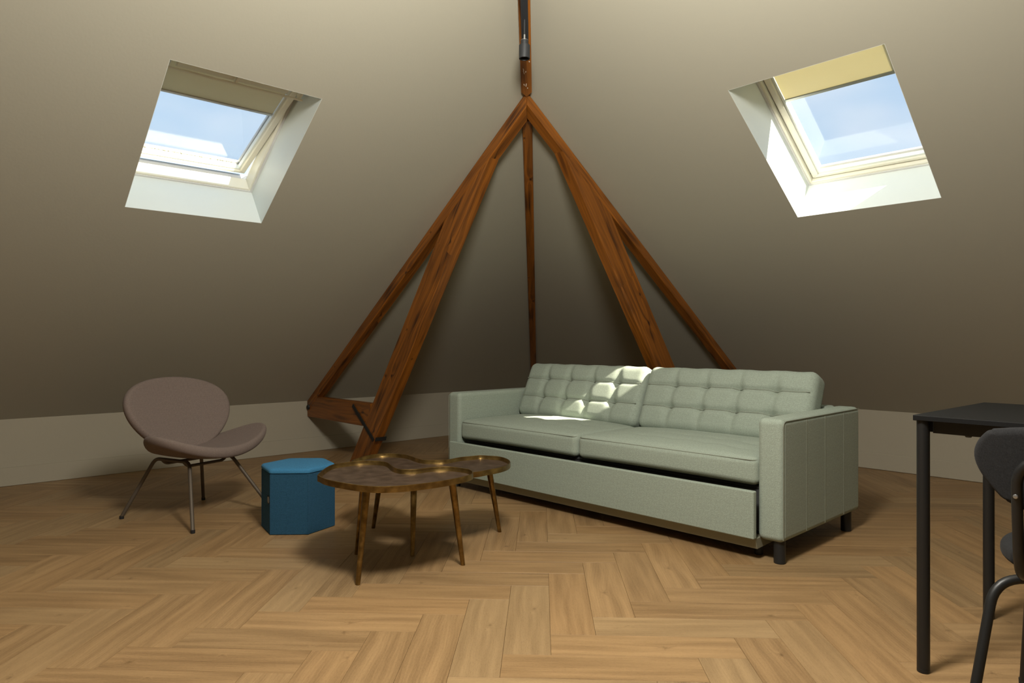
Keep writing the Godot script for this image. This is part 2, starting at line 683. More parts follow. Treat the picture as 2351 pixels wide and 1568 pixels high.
# ---------------------------------------------------------------- floor
func build_floor() -> void:
	var root := setting("floor", "herringbone floor of pale oak planks")
	var b := MB.new()
	b.box(Vector3(0, -0.10, 0), Vector3(FAR, -0.0075, FAR), 0.0)
	part("screed", b, M.screed, root)
	var W := 0.1457
	var n := 4
	var o := Vector2(4.093, 3.934)
	var ea := Vector2(0.70711, -0.70711)      # to the right
	var eb := Vector2(-0.70711, -0.70711)     # away
	var g := 0.0003
	var rng := RandomNumberGenerator.new()
	rng.seed = 42
	# one plank mesh for each of the sixteen strips, lying along x, middle at the origin
	var kinds := []
	for k in 16:
		var pm := MB.new()
		plank(pm, rect(-n * W / 2 + g, -W / 2 + g, n * W / 2 - g, W / 2 - g), k, Transform2D.IDENTITY, n * W, W)
		kinds.append(pm.mesh(20))
	var all := []
	var last := -1
	for row in range(-80, 81):
		for m in range(-16, 17):
			for lying in [true, false]:
				var lo: Vector2
				var mid: Vector2
				if lying:
					mid = Vector2(row + 2 * n * m + n / 2.0, row + 0.5) * W
				else:
					# an upright plank in column `row` covers the n rows above the end of its neighbour
					mid = Vector2(row + 0.5, row - 2 * n + 1 + 2 * n * m + n / 2.0) * W
				var p := o + ea * mid.x + eb * mid.y
				if p.x < -0.5 or p.y < -0.5 or p.x > FAR + 0.5 or p.y > FAR + 0.5:
					continue
				var k := rng.randi() % 16
				while k == last:
					k = rng.randi() % 16
				last = k
				all.append([p, lying, k, rng.randf() < 0.5])
	# how large each shows in the photograph
	var right := Vector3(-AHEAD.z, 0, AHEAD.x)
	var shown := []
	for e in all:
		var p: Vector2 = e[0]
		var v := Vector3(p.x, 0, p.y) - CAM
		var d := v.dot(AHEAD)
		var inside := p.x > 0.45 and p.y > 0.45 and p.x < FAR - 0.45 and p.y < FAR - 0.45
		var size := 0.0
		if d > 0.6 and inside and absf(v.dot(right)) < d * 0.80 + 0.3 and d > 1.45:
			size = 1.0 / (d * d * d)
		shown.append([size, e])
	shown.sort_custom(func(a, c): return a[0] > c[0])
	var rest := MB.new()
	var room := rect(0, 0, FAR, FAR)
	for i in shown.size():
		var e: Array = shown[i][1]
		var p: Vector2 = e[0]
		var dir := ea if e[1] else eb
		if e[3]:
			dir = -dir
		var t2 := Transform2D(dir, Vector2(-dir.y, dir.x), p)
		if i < 300 and shown[i][0] > 0.0:
			var q := part_mesh("plank", kinds[e[2]], M.oak, root)
			q.transform = Transform3D(Basis(Vector3(dir.x, 0, dir.y), Vector3.UP, Vector3(-dir.y, 0, dir.x)), Vector3(p.x, 0, p.y))
		else:
			var poly := PackedVector2Array()
			for c in rect(-n * W / 2 + g, -W / 2 + g, n * W / 2 - g, W / 2 - g):
				poly.append(t2 * c)
			for piece in Geometry2D.intersect_polygons(poly, room):
				plank(rest, piece, e[2], t2, n * W, W)
	var s := part("outer_planks", rest, M.oak, root, 20)
	s.set_meta("kind", "stuff")

func plank(b: MB, poly: PackedVector2Array, k: int, t2: Transform2D, len: float, wid: float) -> void:
	var inv := t2.affine_inverse()
	var u0 := Vector2((k % 2) * 0.5, (k / 2) / 8.0)
	var uv := func(c: Vector2) -> Vector2:
		var q := inv * c
		return u0 + Vector2(clampf(q.x / len + 0.5, 0.006, 0.994) * 0.5, clampf(q.y / wid + 0.5, 0.02, 0.98) / 8.0)
	var from := b.P.size()
	var small := b.inset(poly, 0.0006)
	var n := poly.size()
	for i in n:
		var j := (i + 1) % n
		var a := poly[i]; var c := poly[j]; var d := small[j]; var e := small[i]
		b.quad(Vector3(a.x, -0.0008, a.y), Vector3(c.x, -0.0008, c.y), Vector3(d.x, 0, d.y), Vector3(e.x, 0, e.y), uv.call(a), uv.call(c), uv.call(d), uv.call(e))
		b.quad(Vector3(a.x, -0.0072, a.y), Vector3(c.x, -0.0072, c.y), Vector3(c.x, -0.0008, c.y), Vector3(a.x, -0.0008, a.y), uv.call(a), uv.call(c), uv.call(c), uv.call(a))
	for i in range(1, n - 1):
		b.tri(Vector3(small[0].x, 0, small[0].y), Vector3(small[i].x, 0, small[i].y), Vector3(small[i + 1].x, 0, small[i + 1].y), uv.call(small[0]), uv.call(small[i]), uv.call(small[i + 1]))
		b.tri(Vector3(poly[0].x, -0.0072, poly[0].y), Vector3(poly[i + 1].x, -0.0072, poly[i + 1].y), Vector3(poly[i].x, -0.0072, poly[i].y), uv.call(poly[0]), uv.call(poly[i + 1]), uv.call(poly[i]))
	b.orient(from)


# ---------------------------------------------------------------- roof windows
func ring(b: MB, hw0: float, hl0: float, hw1: float, hl1: float, z0: float, z1: float, c := 0.003, lower := 0.0) -> void:
	# four mitred bars: outer half sizes hw0, hl0; inner hw1, hl1
	var o := rect(-hw0, -hl0, hw0, hl0)
	var i := rect(-hw1, -hl1 + lower, hw1, hl1)
	for k in 4:
		var j := (k + 1) % 4
		b.extrude(PackedVector2Array([o[k], o[j], i[j], i[k]]), z0, z1, c)

func build_window(side: int) -> void:
	var w := window_middle(side)
	var f := slope_frame(side)
	var at := Transform3D(f.basis, f * Vector3(w.x, w.y, 0))
	var opened := side == 1
	var root := setting("window_%d" % side, "white roof window tilted open at its lower edge, blind partly lowered" if opened else "white roof window closed, sunlit reveal, blind partly lowered", at)
	var hw := WIN_HW
	var hl := WIN_HL
	for k in 4:
		var b := MB.new()
		match k:
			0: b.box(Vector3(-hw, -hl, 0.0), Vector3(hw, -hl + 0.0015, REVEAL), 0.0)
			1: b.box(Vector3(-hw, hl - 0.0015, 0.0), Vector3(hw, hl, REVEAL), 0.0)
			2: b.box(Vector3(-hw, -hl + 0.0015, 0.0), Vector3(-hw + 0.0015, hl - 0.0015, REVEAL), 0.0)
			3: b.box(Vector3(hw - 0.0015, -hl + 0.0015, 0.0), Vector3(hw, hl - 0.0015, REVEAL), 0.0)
		part("reveal_board", b, M.sky_tinted_white, root)
	var fr := MB.new()
	ring(fr, hw + 0.05, hl + 0.05, hw - 0.024, hl - 0.024, REVEAL + 0.004, 0.325)
	var frame := part("frame", fr, M.window_lacquer, root)
	var kb := MB.new()
	ring(kb, hw + 0.09, hl + 0.09, hw + 0.002, hl + 0.002, 0.326, 0.392)
	part("outer_kerb", kb, M.outer_cladding, frame)
	var gb := MB.new()
	ring(gb, hw + 0.004, hl + 0.004, hw - 0.012, hl - 0.012, REVEAL - 0.001, REVEAL + 0.006, 0.001)
	part("groove_liner", gb, M.outer_cladding, frame)
	# sash, hung about its middle
	var sash := Node3D.new()
	sash.name = "sash"
	root.add_child(sash, true)
	var pivot := Vector3(0, -0.03, 0.285)
	sash.transform = Transform3D(Basis(Vector3.RIGHT, deg_to_rad(-13.4) if opened else 0.0), pivot)
	var z := -pivot
	var inner := Transform3D(Basis.IDENTITY, z)
	var b1 := MB.new()
	ring(b1, hw - 0.028, hl - 0.028, hw - 0.060, hl - 0.046, 0.264, 0.318)
	shift(b1, z)
	part("sash_frame", b1, M.window_lacquer, sash)
	var b2 := MB.new()
	ring(b2, hw - 0.058, hl - 0.044, hw - 0.071, hl - 0.056, 0.276, 0.300, 0.002)
	shift(b2, z)
	part("glazing_bead", b2, M.sky_tinted_white, sash)
	var b3 := MB.new()
	b3.box(Vector3(-hw + 0.060, -hl + 0.046, 0.301), Vector3(hw - 0.060, hl - 0.046, 0.305), 0.0)
	shift(b3, z)
	part("pane", b3, M.glass, sash)
	var b4 := MB.new()
	b4.box(Vector3(-hw + 0.03, -hl + 0.02, 0.319), Vector3(hw - 0.03, -hl + 0.055, 0.335), 0.002)
	b4.box(Vector3(-hw + 0.03, hl - 0.055, 0.319), Vector3(hw - 0.03, hl - 0.02, 0.335), 0.002)
	b4.box(Vector3(-hw + 0.03, -hl + 0.056, 0.319), Vector3(-hw + 0.066, hl - 0.056, 0.335), 0.002)
	b4.box(Vector3(hw - 0.066, -hl + 0.056, 0.319), Vector3(hw - 0.03, hl - 0.056, 0.335), 0.002)
	shift(b4, z)
	part("outer_cladding", b4, M.outer_cladding, sash)
	var b5 := MB.new()
	b5.box(Vector3(-hw + 0.032, -hl + (0.006 if opened else 0.024), 0.280), Vector3(hw - 0.032, -hl + 0.0275, 0.318), 0.004)
	shift(b5, z)
	part("gasket", b5, M.gasket, sash)
	# roller blind in its side rails
	var edge := 0.120 if opened else 0.118
	var b6 := MB.new()
	b6.box(Vector3(-hw + 0.073, edge, 0.2840), Vector3(hw - 0.073, hl - 0.05, 0.2852), 0.0)
	shift(b6, z)
	var blind := part("blind", b6, M.blind_cloth, sash)
	var b7 := MB.new()
	b7.box(Vector3(-hw + 0.073, edge - 0.016, 0.279), Vector3(hw - 0.073, edge + 0.002, 0.290), 0.003)
	shift(b7, z)
	part("bottom_bar", b7, M.aluminium, sash)
	var b8 := MB.new()
	b8.box(Vector3(-hw + 0.085, hl - 0.125, 0.250), Vector3(hw - 0.085, hl - 0.070, 0.288), 0.006)
	shift(b8, z)
	part("blind_headrail", b8, M.window_lacquer, sash)
	# ventilation bar along the top of the sash
	var b9 := MB.new()
	b9.box(Vector3(-hw + 0.012, hl - 0.118, 0.222), Vector3(hw - 0.012, hl - 0.104, 0.230), 0.003)
	for x in [-hw + 0.03, 0.0, hw - 0.03]:
		b9.box(Vector3(x - 0.006, hl - 0.116, 0.226), Vector3(x + 0.006, hl - 0.035, 0.262), 0.002)
	b9.box(Vector3(-hw + 0.012, hl - 0.045, 0.218), Vector3(hw - 0.012, hl - 0.022, 0.262), 0.003)
	shift(b9, z)
	part("ventilation_bar", b9, M.window_lacquer, sash)
	if opened:
		# moss that gathered along the lower edge of the pane
		var rng := RandomNumberGenerator.new()
		rng.seed = 8
		var ms := MB.new()
		for k in 46:
			var x := rng.randf_range(-hw + 0.09, hw - 0.09)
			var p := Vector3(x, -hl + 0.058 + rng.randf() * 0.005, 0.308)
			var r := rng.randf_range(0.0012, 0.0035)
			ms.rbox(Vector3(r * 4, r * 2, r * 2), r * 0.9, Transform3D(Basis(Vector3(0, 0, 1), rng.randf() * TAU), p))
		shift(ms, z)
		var mo := part("moss", ms, M.moss, sash)
		mo.set_meta("kind", "stuff")
	else:
		var sc := MB.new()
		sc.lathe(PackedVector2Array([Vector2(0, 0.004), Vector2(0.005, 0.003), Vector2(0.007, 0), Vector2(0, 0)]), 12, Transform3D(Basis(Vector3(0, 0, 1), -PI / 2), Vector3(hw - 0.024, -hl + 0.06, 0.275)) * Transform3D(Basis(Vector3(0, 0, 1), PI), Vector3.ZERO))
		part("screw", sc, M.gasket, root)

func shift(b: MB, by: Vector3) -> void:
	for i in b.P.size():
		b.P[i] += by


# ---------------------------------------------------------------- timber
func build_trusses() -> void:
	for side in [1, 2]:
		var zf := 2.727
		var th := 0.075
		# local x runs from the wall into the room, y up, z towards the viewer's face of the truss
		var at: Transform3D
		if side == 1:
			at = Transform3D(Basis(Vector3(1, 0, 0), Vector3(0, 1, 0), Vector3(0, 0, 1)), Vector3(0, 0, zf))
		else:
			at = Transform3D(Basis(Vector3(0, 0, 1), Vector3(0, 1, 0), Vector3(-1, 0, 0)), Vector3(zf, 0, 0))
		var z0 := -th if side == 1 else 0.0
		var z1 := 0.0 if side == 1 else th
		var label := "red-stained timber truss with iron strap, its foot on open floor beside the brass tables" if side == 1 else "red-stained timber truss rising behind the green sofa"
		var root := thing("timber_truss", label, "roof truss", at, "timber trusses under the sloping walls")
		var dep := 0.072 if side == 1 else 0.060
		var drop := dep / CS
		var b := MB.new()
		var xa := 0.002
		var xb := 2.71
		b.extrude(PackedVector2Array([Vector2(xa, KNEE + TAN * xa - drop), Vector2(xb, KNEE + TAN * xb - drop), Vector2(xb, KNEE + TAN * xb - 0.0015), Vector2(xa, KNEE + TAN * xa - 0.0015)]), z0, z1, 0.004, Transform3D.IDENTITY, Vector2(CS, SN), 1.0 / 0.8, Vector2(0.13, 0.2 * side))
		fix_uv(b)
		# the upper end is cut at a slant to meet the other rafter in the corner
		for i in b.P.size():
			var p := b.P[i]
			if p.x > 2.5:
				var xe := (zf + p.z if side == 1 else zf - p.z) - 0.0008 - (xb - p.x)
				b.P[i] = Vector3(xe, p.y + TAN * (xe - p.x), p.z)
		part("rafter", b, M.stained_pine, root)
		b = MB.new()
		b.extrude(PackedVector2Array([Vector2(0.002, 0.303), Vector2(1.02, 0.303), Vector2(1.02, 0.480), Vector2(0.12, 0.480), Vector2(0.002, 0.430)]), z0 + 0.002, z1 - 0.002 if side == 1 else z1 - 0.002, 0.004, Transform3D.IDENTITY, Vector2.RIGHT, 1.0 / 0.8, Vector2(0.4, 0.37))
		fix_uv(b)
		part("tie_beam", b, M.stained_pine, root)
		# strut: from the floor to the rafter
		b = MB.new()
		var l0 := 0.723; var ls := 0.712; var r0 := 0.953; var rs := 0.708
		var yt := (KNEE + TAN * r0 - drop) / (1.0 - TAN * rs)
		var yl := (KNEE + TAN * l0 - drop) / (1.0 - TAN * ls)
		var up := Vector2(ls, 1.0).normalized()
		b.extrude(PackedVector2Array([Vector2(l0, 0.001), Vector2(r0, 0.001), Vector2(r0 + rs * yt, yt), Vector2(l0 + ls * yl, yl)]), z0 - 0.001, z1 + 0.001, 0.005, Transform3D.IDENTITY, up, 1.0 / 0.8, Vector2(0.7 + 0.31 * side, 0.11 + 0.3 * side))
		fix_uv(b)
		part("strut", b, M.stained_pine, root)
		# iron strap over the joint, wrapped round the strut
		b = MB.new()
		var fz := 0.0
		var out := 1.0 if side == 1 else -1.0
		var p0 := Vector2(0.785, 0.452); var p1 := Vector2(1.092, 0.212)
		var d := (p1 - p0).normalized(); var q := Vector2(-d.y, d.x) * 0.014
		b.extrude(PackedVector2Array([p0 - q, p1 - q, p1 + q, p0 + q]), minf(fz, out * 0.008), maxf(fz, out * 0.008), 0.0015)
		var e0 := Vector2(r0 + rs * 0.235 + 0.001, 0.235)
		b.extrude(PackedVector2Array([e0 + Vector2(-0.012, -0.030), e0 + Vector2(0.006, -0.026), e0 + Vector2(0.018, 0.004), e0 + Vector2(0.000, 0.000)]), z0 - 0.006, z1 + 0.006, 0.001)
		part("iron_strap", b, M.black_iron, root)
		b = MB.new()
		b.lathe(PackedVector2Array([Vector2(0, 0.014), Vector2(0.018, 0.012), Vector2(0.025, 0.0), Vector2(0, 0)]), 6, Transform3D(Basis(Vector3(1, 0, 0), PI / 2 * out), Vector3(0.031, 0.385, 0.0)))
		part("bolt", b, M.black_iron, root)
	# hip rafter in the corner
	var hip := setting("hip_beam", "long stained hip beam running up the corner between both sloping walls")
	var run := 4.6 * sqrt(2.0)
	var dirv := Vector3(1, TAN, 1).normalized()
	var sidev := Vector3(1, 0, -1).normalized()
	var upv := sidev.cross(dirv)
	if upv.y < 0:
		upv = -upv
	var base := Vector3(0, KNEE, 0)
	var zax := dirv.cross(upv)
	var f := Transform3D(Basis(dirv, upv, zax), base)
	var b2 := MB.new()
	var lng := (CEIL - KNEE) / dirv.y
	var step := sqrt(2.0 + TAN * TAN)
	for span in [[0.02, 2.598 * step, "lower_beam"], [2.752 * step, lng, "upper_beam"]]:
		b2 = MB.new()
		var sect := PackedVector2Array([Vector2(span[0], -0.034), Vector2(span[1], -0.034), Vector2(span[1], 0.10), Vector2(span[0], 0.10)])
		if span[2] == "lower_beam":
			b2.extrude(sect, -0.0295, 0.0295, 0.003, Transform3D.IDENTITY, Vector2.RIGHT, 1.0 / 0.8, Vector2(0.2, 0.62))
		else:
			# the foot is notched over the corner where the two rafters meet
			for half in [[-0.0295, 0.0], [0.0, 0.0295]]:
				b2.extrude(sect, half[0], half[1], 0.0, Transform3D.IDENTITY, Vector2.RIGHT, 1.0 / 0.8, Vector2(0.2, 0.62))
			for i in b2.P.size():
				var p := b2.P[i]
				if p.x < span[0] + 0.01:
					b2.P[i].x = (2.7285 + absf(p.z) * 0.7072 - p.y * upv.x) / dirv.x
		for i in b2.P.size():
			b2.P[i] = f * b2.P[i]
		fix_uv(b2)
		part(span[2], b2, M.stained_pine, hip)
	# bits of old plaster left on the timber round the joint
	var rng := RandomNumberGenerator.new()
	rng.seed = 31
	var pb := MB.new()
	for k in 9:
		var s := rng.randf_range(4.44, 4.56) if k < 6 else rng.randf_range(4.36, 4.40)
		pb.rbox(Vector3(rng.randf_range(0.006, 0.020), 0.0024, rng.randf_range(0.0026, 0.006)), 0.0011, f * Transform3D(Basis(Vector3.UP, rng.randf_range(-0.3, 0.3)), Vector3(s, -0.0345, rng.randf_range(-0.022, 0.022))))
	var ps := part("plaster_remains", pb, M.old_plaster, hip)
	ps.set_meta("kind", "stuff")

func fix_uv(b: MB) -> void:
	# the sheet is 1.6 m by 0.8 m: halve u
	for i in b.U.size():
		b.U[i] = Vector2(b.U[i].x * 0.5, b.U[i].y)


# ---------------------------------------------------------------- sofa
func build_sofa() -> void:
	var at := Transform3D(Basis(Vector3.UP, deg_to_rad(1.15)), Vector3(3.058, 0, 2.237))
	var root := thing("sofa", "pale sage green sofa bed with tufted back cushions and black feet", "sofa", at)
	var hx := 1.122
	var ix := 1.007
	for s in [-1.0, 1.0]:
		var b := MB.new()
		b.rbox(Vector3(hx - ix, 0.520, 0.86), 0.026, Transform3D(Basis.IDENTITY, Vector3(s * (hx + ix) / 2, 0.355, 0.0)), Vector3i(1, 2, 2))
		var arm := part("armrest", b, M.sofa_cloth, root)
		var piping := MB.new()
		var x: float = s * (hx - 0.002)
		piping.tube(rounded([Vector3(x, 0.11, 0.424), Vector3(x, 0.606, 0.424), Vector3(x, 0.606, -0.42)], 0.03), 0.0022, 0.0022, 6)
		for z in [0.20, 0.0, -0.22]:
			piping.tube(PackedVector3Array([Vector3(s * hx, 0.11, z), Vector3(s * hx, 0.60, z)]), 0.0012, 0.0012, 5)
		part("seam", piping, M.sofa_thread, arm)
	var bk := MB.new()
	bk.rbox(Vector3(2 * ix - 0.002, 0.515, 0.115), 0.018, Transform3D(Basis.IDENTITY, Vector3(0, 0.3575, -0.372)))
	part("back_frame", bk, M.sofa_cloth, root)
	var ba := MB.new()
	ba.box(Vector3(-ix + 0.01, 0.115, -0.31), Vector3(ix - 0.012, 0.300, 0.38), 0.004)
	ba.box(Vector3(-ix + 0.015, 0.300, -0.10), Vector3(ix - 0.015, 0.3165, 0.385), 0.004)
	part("bed_mechanism", ba, M.sofa_mechanism, root)
	# pull-out front
	var fp := MB.new()
	fp.rbox(Vector3(2.068, 0.205, 0.028), 0.006, Transform3D(Basis.IDENTITY, Vector3(-0.020, 0.2025, 0.460)))
	part("front_panel", fp, M.sofa_cloth, root)
	var un := MB.new()
	un.extrude(PackedVector2Array([Vector2(0.10, 0.062), Vector2(0.430, 0.052), Vector2(0.452, 0.0995), Vector2(0.10, 0.100)]), -1.03, 1.00, 0.002, Transform3D(Basis(Vector3(0, 0, 1), Vector3(0, 1, 0), Vector3(-1, 0, 0)), Vector3(-0.02, 0, 0)))
	part("underside_board", un, M.sofa_lining, root)
	for k in 2:
		var x0 := -ix if k == 0 else -0.018
		var x1 := -0.022 if k == 0 else ix
		var w := x1 - x0 - 0.003
		var sb := MB.new()
		var dp := 0.58
		var bend := func(p: Vector3) -> Vector3:
			var u := p.x / (w / 2)
			var v := p.z / (dp / 2)
			if p.y > 0.0:
				var crown: float = 0.026 * (1.0 - pow(absf(u), 3.0)) * (1.0 - pow(absf(v), 4.0))
				var t := 0.0
				for i in 5:
					var lx: float = w * (-0.5 + (i + 1) / 6.0)
					for j in 3:
						var lz: float = dp * (-0.5 + (j + 1) / 4.0)
						t += 0.006 * exp(-(pow((p.x - lx) / 0.045, 2) + pow((p.z - lz) / 0.045, 2)))
				for j in 3:
					var lz: float = dp * (-0.5 + (j + 1) / 4.0)
					t += 0.0030 * exp(-pow((p.z - lz) / 0.010, 2)) * (1.0 - pow(absf(u), 6.0))
				p.y += crown - t
			else:
				p.y += 0.004 * (1.0 - u * u)
			if p.z > 0.0:
				p.z += 0.012 * (1.0 - pow(absf(u), 4.0)) * (1.0 - pow(absf(p.y / 0.062), 2.0))
			return p
		sb.rbox(Vector3(w, 0.124, dp), 0.032, Transform3D(Basis.IDENTITY, Vector3((x0 + x1) / 2, 0.379, 0.135)), Vector3i(64, 1, 44), bend)
		var seat := part("seat_cushion", sb, M.sofa_cloth, root, 60)
		var pip := MB.new()
		pip.tube(rounded([Vector3(x0 + 0.012, 0.429, 0.36), Vector3(x0 + 0.012, 0.429, 0.424), Vector3(x1 - 0.012, 0.429, 0.424), Vector3(x1 - 0.012, 0.429, 0.36)], 0.03), 0.0022, 0.0022, 6)
		part("seam", pip, M.sofa_thread, seat)
	for k in 2:
		var bw := 0.998
		var bh := 0.385
		var bt := 0.150
		var bend2 := func(p: Vector3) -> Vector3:
			var u := p.x / (bw / 2)
			var v := p.y / (bh / 2)
			var fz := clampf(p.z / (bt / 2), 0.0, 1.0)
			var z := 0.012 * (1.0 - pow(absf(u), 3.0)) * (1.0 - pow(absf(v), 3.0))
			var inner: float = 1.0 - pow(absf(u), 12.0)
			for i in 4:
				var lx: float = bw * (-0.5 + (i + 1) / 5.0)
				var dx := p.x - lx
				z -= 0.011 * exp(-pow(dx / 0.020, 2)) * (1.0 - 0.35 * pow(absf(v), 4.0))
				for j in 2:
					var ly: float = bh * (-0.5 + (j + 1) / 3.0 + 0.01)
					z -= 0.020 * exp(-(dx * dx + pow(p.y - ly, 2)) / (0.030 * 0.030))
			for j in 2:
				var ly: float = bh * (-0.5 + (j + 1) / 3.0 + 0.01)
				z -= 0.013 * exp(-pow((p.y - ly) / 0.013, 2)) * inner
			p.z += z * fz
			# top edge swells a little between the folds
			if p.y > 0.0:
				p.y += 0.003 * cos(TAU * (p.x / bw * 5.0)) * clampf(v, 0, 1) * clampf(p.z / (bt / 2) * 0.5 + 0.5, 0, 1) * -1.0
			return p
		var bb := MB.new()
		bb.rbox(Vector3(bw, bh, bt), 0.048, Transform3D.IDENTITY, Vector3i(90, 44, 2), bend2)
		var cush := part("back_cushion", bb, M.sofa_cloth, root, 60)
		var tilt := deg_to_rad(24.0)
		var nrm := Vector3(0, sin(tilt), cos(tilt))
		var upd := Vector3(0, cos(tilt), -sin(tilt))
		var front_low := Vector3(-0.505 if k == 0 else 0.503, 0.455, -0.062 if k == 0 else -0.058)
		cush.transform = Transform3D(Basis(Vector3.RIGHT, -tilt), front_low + upd * bh / 2 - nrm * bt / 2)
		var rib := MB.new()
		for j in 2:
			var ly: float = bh * (-0.5 + (j + 1) / 3.0 + 0.01)
			var pts := PackedVector3Array()
			for i in 41:
				var x := lerpf(-bw / 2 + 0.02, bw / 2 - 0.02, i / 40.0)
				var q: Vector3 = bend2.call(Vector3(x, ly, bt / 2))
				pts.append(q + Vector3(0, 0.002, 0.0015))
			rib.tube(pts, 0.0022, 0.0022, 5)
		part("seam", rib, M.sofa_thread, cush)
	for x in [-1.0, 1.0]:
		for z in [-1.0, 1.0]:
			var lb := MB.new()
			lb.lathe(PackedVector2Array([Vector2(0, 0), Vector2(0.022, 0), Vector2(0.0245, 0.003), Vector2(0.0245, 0.098), Vector2(0, 0.098)]), 20, Transform3D(Basis.IDENTITY, Vector3(x * (hx - 0.036), 0, 0.385 if z > 0 else -0.345)))
			part("leg", lb, M.black_plastic, root)
	var cb := MB.new()
	cb.lathe(PackedVector2Array([Vector2(0, 0), Vector2(0.016, 0), Vector2(0.018, 0.004), Vector2(0.018, 0.075), Vector2(0, 0.075)]), 16, Transform3D(Basis.IDENTITY, Vector3(0.965, 0, 0.33)))
	part("support_foot", cb, M.black_plastic, root)


# ---------------------------------------------------------------- lounge chair
func slice_shell(a: float, b: float, k: float, c: float, th: float, at: Transform3D) -> MB:
	var m := MB.new()
	var prof := []
	for i in 11:
		prof.append(Vector2(0.92 * i / 10.0, th / 2))
	for i in range(1, 8):
		var t := PI * i / 8.0
		prof.append(Vector2(0.92 + 0.08 * sin(t), th / 2 * cos(t)))
	for i in 11:
		prof.append(Vector2(0.92 * (10 - i) / 10.0, -th / 2))
	var sides := 64
	var rings := []
	for q in prof:
		var ring_ := PackedVector3Array()
		for s in sides:
			var t := TAU * s / sides
			var x: float = a * cos(t) * (1.0 + k * sin(t)) * q.x
			var y: float = b * sin(t) * q.x
			ring_.append(at * Vector3(x, y, c * x * x + 0.25 * y * y + q.y))
		rings.append(ring_)
	for i in rings.size() - 1:
		for s in sides:
			var j := (s + 1) % sides
			if prof[i].x > 1e-6:
				m.tri(rings[i][s], rings[i][j], rings[i + 1][j])
			if prof[i + 1].x > 1e-6:
				m.tri(rings[i][s], rings[i + 1][j], rings[i + 1][s])
	m.orient(0)
	return m

func build_lounge_chair() -> void:
	# local x to the far side, y up, z back; forward is -z
	var F := Vector3(0.94587, 0, -0.32455)
	var L := Vector3(-0.32455, 0, -0.94587)
	# x across, y up, z backwards
	var at := Transform3D(Basis(-L, Vector3.UP, -F), Vector3(1.63, 0, 4.147))
	if at.basis.determinant() < 0:
		at = Transform3D(Basis(L, Vector3.UP, -F), Vector3(1.63, 0, 4.147))
	var root := thing("lounge_chair", "low taupe upholstered lounge chair with two curved shells on thin steel legs", "armchair", at)
	# seat: shell axes x across, y forward, z up
	var seat_f := Transform3D(Basis(Vector3(1, 0, 0), Vector3(0, sin(0.03), -cos(0.03)), Vector3(0, cos(0.03), sin(0.03))), Vector3(0, 0.345, -0.045))
	part("seat", slice_shell(0.335, 0.235, 0.22, 0.95, 0.056, seat_f), M.taupe_cloth, root, 50)
	var be := deg_to_rad(27.0)
	# back: y up and back, z (inner face) forwards
	var back_f := Transform3D(Basis(Vector3(1, 0, 0), Vector3(0, cos(be), sin(be)), Vector3(0, sin(be), -cos(be))), Vector3(0, 0.535, 0.185))
	part("backrest", slice_shell(0.312, 0.225, 0.17, 0.50, 0.056, back_f), M.taupe_cloth, root, 50)
	for s in [-1.0, 1.0]:
		var tb := MB.new()
		var top := 0.315
		tb.tube(rounded([Vector3(s * 0.249, 0.012, 0.288), Vector3(s * 0.14, top, 0.165), Vector3(s * 0.13, top, -0.10), Vector3(s * 0.249, 0.012, -0.288)], 0.035), 0.0095, 0.0095, 12)
		part("leg_frame", tb, M.chair_steel, root)
		for z in [-1.0, 1.0]:
			var fb := MB.new()
			fb.lathe(PackedVector2Array([Vector2(0, 0), Vector2(0.011, 0), Vector2(0.0115, 0.016), Vector2(0, 0.018)]), 12, Transform3D(Basis.IDENTITY, Vector3(s * 0.249, 0, z * 0.288)))
			part("foot_cap", fb, M.black_plastic, root)
	for z in [0.12, -0.06]:
		var cb := MB.new()
		cb.tube(rounded([Vector3(-0.133, 0.312, z), Vector3(-0.11, 0.288, z), Vector3(0.11, 0.288, z), Vector3(0.133, 0.312, z)], 0.02), 0.008, 0.008, 10)
		part("cross_bar", cb, M.chair_steel, root)


# ---------------------------------------------------------------- pouf
func hexagon(r: float) -> PackedVector2Array:
	var out := PackedVector2Array()
	for k in 6:
		out.append(Vector2(cos(TAU * k / 6), sin(TAU * k / 6)) * r)
	return out

func soft_hexagon(r: float, c: float) -> PackedVector2Array:
	var h := hexagon(r)
	var out := PackedVector2Array()
	for k in 6:
		var a := h[k] + (h[(k + 5) % 6] - h[k]).normalized() * c
		var b := h[k] + (h[(k + 1) % 6] - h[k]).normalized() * c
		for j in 4:
			var t := j / 3.0
			out.append(a * (1 - t) * (1 - t) + h[k] * 2 * t * (1 - t) + b * t * t)
	return out

